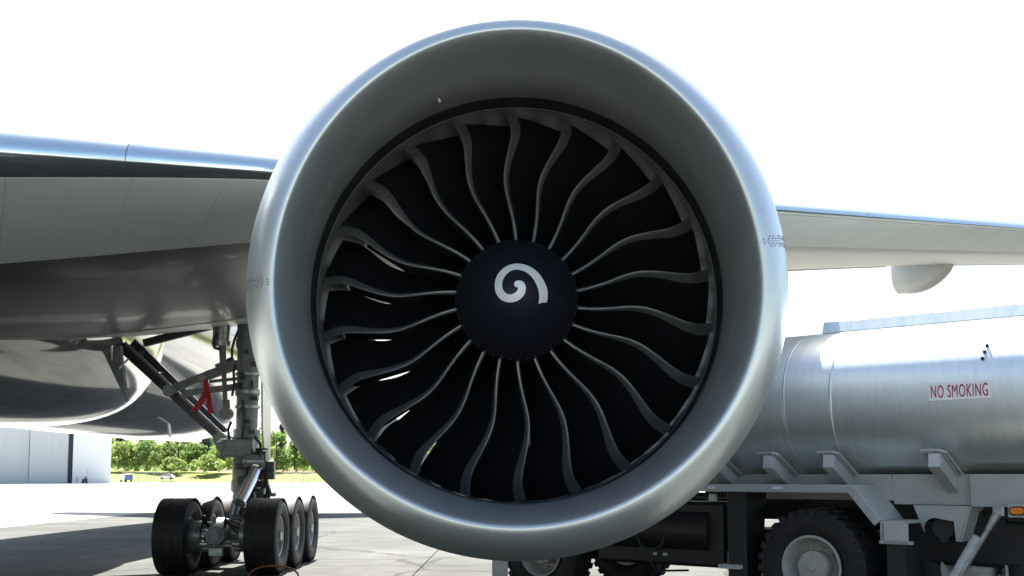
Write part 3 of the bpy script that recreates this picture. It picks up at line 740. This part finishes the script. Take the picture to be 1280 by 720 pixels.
# sub frame skirt, chassis rails, plates
mb = MB(); mb.slab([[(-1.7, .56, 1.42), (.75, .56, 1.42)], [(-1.7, .53, 1.72), (.75, .53, 1.72)]], (0, .04, 0)); tp('skirt', mb, M_tplate, smooth=0, bevel=.004)
mb = MB(); mb.slab([[(.76, .56, 1.38), (1.61, .56, 1.38)], [(.76, .53, 1.72), (1.61, .53, 1.72)]], (0, .04, 0)); tp('skirt', mb, M_tplate, smooth=0, bevel=.004)
mb = MB(); mb.slab([[(1.63, .50, 1.37), (6.3, .50, 1.37)], [(1.63, .47, 1.72), (6.3, .47, 1.72)]], (0, .04, 0)); tp('skirt', mb, M_tplate, smooth=0, bevel=.004)
# hopper shaped bracket plate with a round cut-out
pts = [(1.0, 1.375), (1.608, 1.375), (1.49, .985), (1.455, .99), (1.44, 1.205)]
for k in range(7): a = R(60) + (R(200) - R(60)) * k / 6; pts.append((1.24 + .135 * math.cos(a), 1.12 + .12 * math.sin(a)))
mb = MB(); mb.prism([(u, .50, z) for u, z in pts], (0, .03, 0)); tp('gusset_plate', mb, M_tplate, smooth=0)
mb = MB(); mb.slab([[(1.495, .5, .985), (1.54, .95, 1.0)], [(1.612, .5, 1.375), (1.66, .95, 1.375)]], (.02, 0, 0)); tp('gusset_side', mb, M_tplate, smooth=0)
mb = MB(); mb.slab([[(1.56, .95, 1.0), (6.0, .95, 1.02)], [(1.60, .95, 1.23), (6.0, .95, 1.26)]], (0, .04, 0)); tp('rear_valance', mb, M_tplate, smooth=0, bevel=.005)
mb = MB(); mb.tube((1.28, .62, 1.12), (1.28, 1.6, 1.12), .12, n=20); mb.tube((1.28, .60, 1.12), (1.28, .62, 1.12), .06, n=12); mb.box((1.30, .6, .99), (.09, .03, .04)); tp('pipe', mb, M_geard)
for v in (.86, 1.66):
    mb = MB(); mb.box((.8, v, 1.29), (11.2, .09, .26)); tp('chassis_rail', mb, M_tdark, smooth=0, bevel=.01)
# fender: flat bar, sloped piece and end box
mb = MB(); mb.box((-.83, .24, 1.585), (2.78, .66, .035)); mb.box((-.83, -.085, 1.555), (2.78, .02, .085)); fend = tp('fender', mb, M_tplate, smooth=0, bevel=.004)
mb = MB(); mb.slab([[(.56, -.095, 1.60), (.56, .57, 1.60)], [(.86, -.095, 1.22), (.86, .57, 1.22)]], (-.03, 0, -.02)); mb.slab([[(.55, -.1, 1.603), (.86, -.1, 1.215)], [(.50, -.1, 1.51), (.79, -.1, 1.16)]], (0, .015, 0)); tp('sloped_panel', mb, M_tplate, fend, 0, .003)
mb = MB(); mb.box((.98, .22, 1.20), (.26, .60, .03)); mb.slab([[(.865, -.09, 1.0), (.865, .52, 1.0)], [(.865, -.09, 1.20), (.865, .52, 1.20)]], (.03, 0, 0)); mb.box((1.0, -.075, 1.10), (.30, .03, .19)); mb.box((1.02, -.08, .985), (.36, .05, .035)); tp('end_box', mb, M_tplate, fend, 0, .004)
mb = MB()
for k in range(9): mb.tube((.90 + .03 * k, -.11, .985), (.90 + .03 * k, -.104, .985), .008, n=6)
tp('bolts', mb, M_tdark, fend, 0)['kind'] = 'stuff'
mb = MB(); mb.box((-.35, -.1, 1.562), (.12, .012, .03)); mb.box((-1.22, -.1, 1.562), (.1, .012, .03)); tp('reflector', mb, M_white, fend, 0)
mb = MB(); mb.box((-1.25, -.02, 1.44), (.10, .05, .09)); tp('lamp_box', mb, M_tplate, fend, 0, .006)
mb = MB(); mb.slab([[(1.02, -.02, .25), (1.02, .55, .25)], [(1.02, -.02, .98), (1.02, .55, .98)]], (.02, 0, 0)); mb.slab([[(.90, -.045, .25), (1.1, -.045, .25)], [(.90, -.045, .98), (1.1, -.045, .98)]], (0, .018, 0)); tp('mud_flap', mb, M_flapr, smooth=0)
mb = MB(); mb.slab([[(-.95, -.02, .25), (-.95, .55, .25)], [(-.85, -.02, 1.5), (-.85, .55, 1.5)]], (.02, 0, 0)); mb.slab([[(-1.05, -.03, .25), (-.80, -.03, .25)], [(-1.05, -.03, 1.5), (-.80, -.03, 1.5)]], (0, .018, 0)); tp('mud_flap', mb, M_flapr, smooth=0)
mb = MB()
for k in range(26): mb.box((-2.15 + .042 * k, .0, 1.47), (.018, .05, .06))
tp('rib_strip', mb, M_tdark, smooth=0)['kind'] = 'stuff'
# marker lamp
mb = MB(); mb.box((2.13, .42, 1.335), (.20, .03, .14)); lamp = tp('marker_lamp', mb, M_tplate, smooth=0, bevel=.008)
def stadium(u0, u1, r, z, v0, v1):
    pts = []
    for c, a0 in ((u1 - r, -90), (u0 + r, 90)):
        for k in range(9): a = R(a0 + 180 * k / 8); pts.append((c + r * math.cos(a), v0, z + r * math.sin(a)))
    m_ = MB(); m_.prism(pts, (0, v1 - v0, 0)); return m_
tp('bezel', stadium(2.045, 2.215, .048, 1.335, .385, .408), M_tdark, lamp, 30, .004)
tp('lens', stadium(2.06, 2.20, .036, 1.335, .362, .386), M_amber, lamp, 30, .008)
# landing legs (telescopic diagonal props)
def prop(u0, v0, z0, u1, v1, z1):
    a, b = Vector((u0, v0, z0)), Vector((u1, v1, z1))
    mb = MB(); mb.tube(a.lerp(b, .25), b, .028, n=14); o = tp('support_leg', mb, M_brake)
    mb = MB(); c = (b - a).cross(Vector((0, 1, 0))).normalized() * .055; mb.tube(a.lerp(b, .42) - c, b - c, .05, n=14); mb.tube(b - c, b - c + (b - a) * .06, .06, n=14); tp('outer_tube', mb, M_post, o)
    mb = MB(); mb.tube(a, a.lerp(b, .28), .05, .03, 12); mb.box(a, (.11, .05, .10)); tp('clevis', mb, M_brake, o, 35, .008)
    return o
prop(1.97, .30, 1.33, 1.55, .30, .62); prop(2.20, .85, 1.02, 2.40, .75, .55)
# dark gear under the chassis and before the rear wheels
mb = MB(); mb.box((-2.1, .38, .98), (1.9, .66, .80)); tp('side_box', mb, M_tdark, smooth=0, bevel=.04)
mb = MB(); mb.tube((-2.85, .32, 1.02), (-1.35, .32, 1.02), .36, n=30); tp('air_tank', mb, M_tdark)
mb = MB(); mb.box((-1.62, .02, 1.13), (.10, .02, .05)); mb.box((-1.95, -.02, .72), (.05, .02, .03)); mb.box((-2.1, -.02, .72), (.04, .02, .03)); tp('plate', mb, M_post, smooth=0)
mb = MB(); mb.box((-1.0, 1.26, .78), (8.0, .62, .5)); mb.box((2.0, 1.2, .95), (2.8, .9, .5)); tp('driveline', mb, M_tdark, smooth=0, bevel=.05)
mb = MB(); mb.path([(-2.4, -.02, 1.0), (-2.3, -.05, .82), (-2.15, -.05, .76), (-2.0, -.04, .82), (-1.95, -.02, .95)], .015, 6); mb.path([(-2.2, -.03, .68), (-2.1, -.05, .55), (-1.9, -.05, .52), (-1.6, -.04, .54)], .014, 6); tp('hoses', mb, M_flapr)['kind'] = 'stuff'
# steps by the rear corner of the front section: pale drop-down piece low on the frame
mb = MB(); mb.box((-1.0, -.02, .62), (.28, .2, .05)); mb.box((-1.05, .02, .70), (.05, .05, .2)); tp('step', mb, M_post, smooth=0, bevel=.005)
# wheels
RWT = .665
def ttyre(rw, wd):
    h = wd / 2; p = [(rw * .53, -h * .75), (rw * .62, -h * .95), (rw * .78, -h), (rw * .90, -h * .96), (rw * .955, -h * .86), (rw * .965, -h * .5)]
    return p + [(rw * .965, 0)] + [(r, -y) for r, y in reversed(p)]
mb = MB(); mb.lathe(ttyre(RWT, .40), (0, 0, 0), 'y', 72, closed=True)
NL = 30
for k in range(NL):
    for sg in (-1, 1):
        a = 2 * math.pi * (k + (.25 if sg > 0 else 0)) / NL; ca, sa = math.cos(a), math.sin(a)
        er = Vector((ca, 0, sa)); et = Vector((-sa, 0, ca)); vs = []
        for (y, r0, r1) in ((.205, .86, .985), (.03, .93, 1.0)):
            for r in (r0, r1):
                for tt in (-1, 1): vs.append(er * (RWT * r) + et * (tt * .038 * (1 if y > .1 else .8)) + Vector((0, -sg * y, 0)))
        mb.add(vs, [(0, 1, 3, 2), (4, 6, 7, 5), (0, 4, 5, 1), (2, 3, 7, 6), (0, 2, 6, 4), (1, 5, 7, 3)])
tw_t = mb
mb = MB(); prof = [(.355, -.02), (.362, -.03), (.36, -.045), (.335, -.045), (.318, -.02), (.305, .05), (.27, .13), (.235, .155), (.20, .16), (.0, .17), (.0, .30), (.33, .30), (.352, .05)]
mb.lathe(prof, (0, 0, 0), 'y', 56, closed=False)
for k in range(10): a = 2 * math.pi * k / 10; mb.tube((.225 * math.cos(a), .155, .225 * math.sin(a)), (.225 * math.cos(a), .115, .225 * math.sin(a)), .02, .017, 6)
tw0 = tp('wheel', mb, M_trim)
tp('tyre', tw_t, M_ttyre, tw0, 40)
for ob in [tw0.children[0]]: ob.location = (0, .15, 0)
mb = MB(); mb.lathe([(.185, .16), (.185, .02), (.175, -.005), (.05, -.012), (.045, -.03), (.0, -.032)], (0, 0, 0), 'y', 36)
for k in range(8): a = 2 * math.pi * k / 8; mb.tube((.15 * math.cos(a), -.005, .15 * math.sin(a)), (.15 * math.cos(a), -.02, .15 * math.sin(a)), .012, n=6)
tp('hub', mb, M_trim, tw0)
tw0.location = (0, .03, RWT)
for u, v, rz in ((0, .40, 0), (1.55, .80, 0), (1.55, 1.15, 0), (0, 2.5, math.pi), (1.62, 2.5, math.pi), (-4.05, .10, 0), (-4.05, 2.45, math.pi)):
    copy_to(tw0, truck, (u, v, RWT), (0, rnd.uniform(0, 6), rz))
# cab (mostly hidden by the engine)
mb = MB(); prof = [(-4.95, .75), (-4.95, 1.55), (-4.75, 2.45), (-4.55, 2.62), (-3.15, 2.66), (-3.05, 2.55), (-3.05, 1.35), (-3.2, 1.35), (-3.4, 1.48), (-4.05, 1.52), (-4.6, 1.42), (-4.75, .75)]
mb.prism([(u, .05, z) for u, z in prof], (0, 2.4, 0)); cab = tp('cab', mb, M_tplate, smooth=0, bevel=.03)
mb = MB(); mb.slab([[(-4.25, .035, 1.72), (-3.3, .035, 1.72)], [(-4.15, .035, 2.4), (-3.3, .035, 2.4)]], (0, .012, 0)); tp('side_window', mb, M_glass, cab, 0)
mb = MB(); mb.slab([[(-4.955, .25, 1.66), (-4.955, 2.25, 1.66)], [(-4.80, .25, 2.36), (-4.80, 2.25, 2.36)]], (.012, 0, 0)); tp('windscreen', mb, M_glass, cab, 0)
mb = MB(); mb.box((-4.98, 1.25, .72), (.12, 2.45, .28)); tp('bumper', mb, M_tdark, cab, 0, .02)

# ------------------------------------------------------------------ hangar far behind
HD = 252.0
hp = at(138, 600, HD); hp.z = 0; HS = 268 / 1350
M_hw = mat('pale_blue_hangar_wall', (.80, .83, .81), .6, 0, .04, .05)
M_hd = mat('grey_hangar_door', (.56, .60, .59), .55, 0, .05, .06)
M_hdark = mat('dark_door_gap', (.03, .04, .055), .7)
hang = empty('hangar', hp, 'pale hangar with tall grey sliding doors far across the apron', 'hangar', R(22))
xr = 0; xg1 = -41.5 * HS; xg0 = -46.5 * HS
mb = MB(); mb.box(((xr + xg1) / 2, 20, 9), (xr - xg1, 40, 18)); build('wall', mb, M_hw, hang, smooth=0)
mb = MB(); mb.box((xg1 - 60, 24, 9), (120, 32, 17.9)); build('hall', mb, M_hw, hang, smooth=0)
mb = MB(); mb.box(((xg0 + xg1) / 2, 4, 8), (xg1 - xg0, 6, 16)); build('door_gap', mb, M_hdark, hang, smooth=0)
dw = 41.5 * HS
for k in range(7):
    mb = MB(); mb.box((xg0 - dw * (k + .5), 1.2 + .5 * (k % 2), 7.9), (dw - .12, .5, 15.6)); dd = build('door_panel', mb, M_hd, hang, smooth=0)
    mb = MB()
    for q in range(1, 5): mb.box((xg0 - dw * (k + q / 5), .93 + .5 * (k % 2), 7.9), (.14, .06, 15.4))
    build('door_ribs', mb, M_hd, dd, smooth=0)['kind'] = 'stuff'
    mb = MB(); mb.box((xg0 - dw * (k + .5), 1.2 + .5 * (k % 2), .05), (dw - .1, .6, .09)); build('door_seal', mb, M_hdark, dd, smooth=0)
mb = MB(); mb.box((xr - 30, 20, 18.2), (62, 41, .5)); build('roof_edge', mb, M_hw, hang, smooth=0)
mb = MB(); mb.box((xr - 7.2, -.05, .9), (.12, .1, 1.2)); build('drain_pipe', mb, M_hdark, hang, smooth=0)
# small dark cart by the hangar wall
cp = at(106, 600, 246); cp.z = 0
cart = empty('ground_cart', cp, 'small dark wheeled cart with upright handle beside the hangar corner', 'cart')
mb = MB(); mb.box((0, 0, .7), (1.1, .6, .7)); mb.box((.2, 0, 1.3), (.4, .4, .5)); build('body', mb, mat('dark_cart_paint', (.04, .05, .05), .5), cart, smooth=0, bevel=.05)
mb = MB(); mb.tube((.4, 0, 1.2), (.55, 0, 3.4), .05, n=8); build('handle', mb, M_post, cart)
for sx in (-.4, .4):
    mb = MB(); mb.tube((sx, -.33, .22), (sx, .33, .22), .22, n=14); build('wheel', mb, M_hose, cart)

# ------------------------------------------------------------------ trees
def leafmat(n, c1, c2): return mat(n, c1, .75, 0, 0, .9, col2=c2, spec=.15)
LM = [leafmat('light_leaves', (.20, .29, .065), (.40, .48, .18)), leafmat('mid_leaves', (.13, .22, .065), (.26, .36, .12)), leafmat('dark_leaves', (.05, .095, .05), (.09, .14, .07)), leafmat('haze_blue_conifer_leaves', (.030, .055, .052), (.045, .075, .07))]  # distance haze is put into the colours: leaves lightened, far conifers turned blue
for q in LM:
    b = q.node_tree.nodes['Principled BSDF']
    t = q.node_tree; tr = t.nodes.new('ShaderNodeBsdfTranslucent'); ms = t.nodes.new('ShaderNodeMixShader'); ms.inputs[0].default_value = .5
    for l in list(b.inputs['Base Color'].links): t.links.new(l.from_socket, tr.inputs[0])
    t.links.new(b.outputs[0], ms.inputs[1]); t.links.new(tr.outputs[0], ms.inputs[2]); t.links.new(ms.outputs[0], t.nodes['Material Output'].inputs[0])
M_bark = mat('bark', (.10, .08, .06), .9, 0, .3, 4)
def crown_mesh(h, wd, seed, n, size, kind):
    r = random.Random(seed); mb = MB()
    cl = []
    for k in range(26 if kind != 'conifer' else 30):
        t = r.uniform(.12, 1)
        if kind == 'conifer': rad = wd * (1.05 - t) ; t2 = t
        else: rad = wd * max(0, math.sin(math.pi * min(1, (t * .86 + .10)))) ** .7; t2 = t
        a = r.uniform(0, 6.28); q = r.uniform(.2, 1) ** .5 * rad * .85
        cl.append((Vector((q * math.cos(a), q * math.sin(a), h * t2 * .93)), wd * r.uniform(.2, .42)))
    for k in range(n):
        c, cr = r.choice(cl); d = Vector((r.gauss(0, 1), r.gauss(0, 1), r.gauss(0, 1))).normalized() * cr * r.uniform(.55, 1.1); d.z *= .8
        p = c + d
        if p.z < .4: continue
        nrm = (d.normalized() + Vector((r.uniform(-.8, .8), r.uniform(-.8, .8), r.uniform(-.4, 1)))).normalized()
        u = nrm.orthogonal().normalized(); v = nrm.cross(u); s = size * r.uniform(.55, 1.25); a = r.uniform(0, 6.28)
        u, v = u * math.cos(a) + v * math.sin(a), v * math.cos(a) - u * math.sin(a)
        mb.add([p - u * s, p - v * s * .55 + u * s * .1, p + u * s, p + v * s * .6], [(0, 1, 2, 3)])
    return mb
def trunk_mesh(h, wd, seed):
    r = random.Random(seed); mb = MB(); t = h * .035
    mb.path([(0, 0, -.5), (.1, 0, h * .25), (0, .1, h * .55), (.1, 0, h * .9)], [t, t * .8, t * .5, t * .15], 7)
    for k in range(5):
        a = r.uniform(0, 6.28); z = h * r.uniform(.25, .6); e = wd * .7
        mb.path([(0, 0, z), (e * .5 * math.cos(a), e * .5 * math.sin(a), z + h * .1), (e * math.cos(a), e * math.sin(a), z + h * .25)], [t * .45, t * .3, t * .1], 5)
    return mb
def tree(px, topy, D, wpx, lm, kind, label, name, seed, basez, n=900, cat='tree'):
    base = at(px, 590, D); base.z = basez; top = at(px, topy, D).z; h = top - basez; wd = wpx * .68 * D / F
    o = empty(name, base, label, 'bush' if name == 'bush' else 'tree', group='bushes on the grass bank' if name == 'bush' else 'trees on the grass bank')
    build('trunk', trunk_mesh(h, wd, seed), M_bark, o); build('crown', crown_mesh(h, wd, seed, n, .62 if D < 400 else .9, kind), LM[lm], o, smooth=0, fixn=False)
T = [  # px, top y, D, width px, leaf, kind, label
    (148, 553, 318, 26, 0, 'b', 'pale green bushy tree right beside the hangar corner', 'leafy_tree'),
    (164, 552, 322, 26, 0, 'b', 'bright yellow-green tree, second from the hangar corner', 'leafy_tree'),
    (183, 551, 320, 30, 1, 'b', 'mid green tree under the haze-blue conifer tops', 'leafy_tree'),
    (203, 557, 316, 26, 0, 'b', 'low light green tree left of the big darker tree', 'leafy_tree'),
    (222, 541, 319, 36, 1, 'b', 'big round darker green tree below the white antenna', 'leafy_tree'),
    (246, 556, 322, 24, 1, 'b', 'narrow mid green tree between big tree and landing gear brace', 'leafy_tree'),
    (257, 543, 326, 24, 2, 'c', 'dark conifer left of the landing gear strut', 'conifer'),
    (276, 557, 318, 28, 0, 'b', 'light green tree partly behind the landing gear strut', 'leafy_tree'),
    (214, 575, 309, 24, 0, 'b', 'small pale bush before the big round tree', 'bush'),
    (262, 572, 310, 30, 0, 'b', 'spreading pale bush left of the gear strut', 'bush'),
    (345, 541, 318, 32, 1, 'b', 'mid green tree just right of the gear strut', 'leafy_tree'),
    (368, 551, 320, 34, 1, 'b', 'round green tree between the strut and the engine lip', 'leafy_tree'),
    (392, 545, 320, 34, 0, 'b', 'light green tree half hidden by the engine lip', 'leafy_tree'),
    (352, 526, 330, 14, 2, 'c', 'slender dark conifer rising over the trees by the engine', 'conifer'),
    (306, 546, 322, 30, 1, 'b', 'mid green tree right behind the landing gear strut', 'leafy_tree'),
    (149, 546, 420, 22, 3, 'c', 'distant haze-blue conifer just over the hangar corner', 'conifer'),
    (183, 540, 430, 18, 3, 'c', 'distant haze-blue conifer with the highest tip on the skyline', 'conifer'),
    (266, 551, 425, 26, 3, 'c', 'distant haze-blue conifer behind the dark conifer', 'conifer'),
]
for i, (px, ty, D, wp, lm, kd, lab, nm) in enumerate(T):
    tree(px, ty, D, wp, lm, 'conifer' if kd == 'c' else 'b', lab, nm, 100 + i, 3.6 if D < 312 else (4.2 if D < 400 else 3.0), 1100 if wp > 20 else 600)
# the rest of the far wood, seen as one mass beyond the hangar and engine
mb = MB(); r = random.Random(5)
for k in range(9000):
    x = r.uniform(-125, 330) if r.random() < .8 else r.uniform(-330, -120); top = 8.5 + 2.5 * math.sin(x * .13) + 2 * math.sin(x * .37) + 1.2 * math.sin(x * .9)
    p = Vector((x, 345 + r.uniform(-8, 8), 3.5 + r.random() ** .8 * top)); n_ = Vector((r.uniform(-1, 1), r.uniform(-1.5, .2), r.uniform(-.2, 1))).normalized(); u = n_.orthogonal().normalized(); v = n_.cross(u); s = r.uniform(.9, 1.8)
    mb.add([p - u * s, p - v * s * .6, p + u * s, p + v * s * .6], [(0, 1, 2, 3)])
tag(build('far_wood', mb, LM[1], None, smooth=0, fixn=False), 'mass of green trees along the far side of the airfield', 'wood', kind='stuff')

# ------------------------------------------------------------------ fence, car, bins at the apron edge
M_galv = mat('galvanised_steel', (.34, .36, .36), .5, .5, .1, 3)
fx0, fx1, FD = at(153, 598, 297).x, at(213, 598, 297).x, 297.0
fence = empty('chain_link_fence', (fx0, FD, 0), 'grey chain link fence by the apron edge left of the gear', 'fence')
n = 6
for k in range(n + 1):
    mb = MB(); x = (fx1 - fx0) * k / n; mb.tube((x, 0, 0), (x, 0, 2.9 if k < n else 3.6), .09, n=8); build('fence_post', mb, M_galv if k < n else M_hdark, fence)
mb = MB(); mb.tube((0, 0, 2.75), (fx1 - fx0, 0, 2.75), .05, n=6); build('top_rail', mb, M_galv, fence)
mb = MB()
for k in range(int((fx1 - fx0) / .32)):
    for sg in (-1, 1): mb.beam((k * .32 + (.0 if sg > 0 else 1.1), .03 * sg, .1), (k * .32 + (1.1 if sg > 0 else 0), .03 * sg, 2.7), .012, .012, (0, 1, 0))
build('wire_mesh', mb, M_galv, fence, smooth=0)['kind'] = 'stuff'
f2a, f2b = at(352, 598, 298), at(392, 598, 297)
fence2 = empty('chain_link_fence', (f2a.x, 298, 0), 'grey chain link fence on the bank between gear strut and engine', 'fence')
for k in range(7):
    mb = MB(); x = (f2b.x - f2a.x) * k / 6; mb.tube((x, 0, 0), (x, 0, 2.8), .08, n=8); build('fence_post', mb, M_galv, fence2)
mb = MB(); mb.tube((0, 0, 2.7), (f2b.x - f2a.x, 0, 2.7), .05, n=6); build('top_rail', mb, M_galv, fence2)
mb = MB()
for k in range(int((f2b.x - f2a.x) / .32)):
    for sg in (-1, 1): mb.beam((k * .32 + (.0 if sg > 0 else 1.1), .03 * sg, .1), (k * .32 + (1.1 if sg > 0 else 0), .03 * sg, 2.7), .012, .012, (0, 1, 0))
build('wire_mesh', mb, M_galv, fence2, smooth=0)['kind'] = 'stuff'
# parked car
cpos = at(209, 597, 299); cpos.z = .75
car = empty('parked_car', cpos, 'white parked car behind the fence on the grass edge', 'car')
mb = MB(); prof = [(-2.0, .3), (-2.05, .8), (-1.7, .95), (-1.1, 1.02), (-.6, 1.5), (.9, 1.52), (1.7, 1.0), (2.05, .85), (2.05, .3)]
mb.prism([(x, -.85, z) for x, z in prof], (0, 1.7, 0)); build('body', mb, mat('white_car_paint', (.78, .79, .78), .25, 0, .03, coat=.5), car, smooth=0, bevel=.08)
mb = MB(); mb.prism([(-1.0, -.87, 1.04), (-.6, -.87, 1.42), (.85, -.87, 1.44), (1.45, -.87, 1.04)], (0, 1.74, 0)); build('side_window', mb, M_glass, car, smooth=0)
for sx in (-1.3, 1.3):
    for sy in (-.8, .8):
        mb = MB(); mb.tube((sx, sy - .1, .32), (sx, sy + .1, .32), .32, n=16); build('wheel', mb, M_hose, car)
# service units by the fence
for (px, lab, mm, nm, cat, hw) in ((154, 'grey steel equipment cabinet at the left end of the fence', M_post, 'equipment_cabinet', 'cabinet', .8), (161, 'blue equipment cabinet beside the grey one by the fence', mat('blue_paint', (.05, .09, .22), .5), 'equipment_cabinet', 'cabinet', .9)):
    p = at(px, 598, 295); p.z = 0
    o = empty(nm, p, lab, cat)
    mb = MB(); mb.box((0, 0, 1.35), (hw * 2, 1.2, 1.5)); build('cabinet_body', mb, mm, o, smooth=0, bevel=.06)
    mb = MB(); mb.box((0, -.62, 1.35), (hw * 1.7, .05, 1.3)); build('door', mb, mm, o, smooth=0, bevel=.02)
    for sx in (-.6, .6):
        mb = MB(); mb.box((sx * hw / .8, 0, .3), (.16, .9, .6)); build('leg', mb, M_hdark, o, smooth=0)
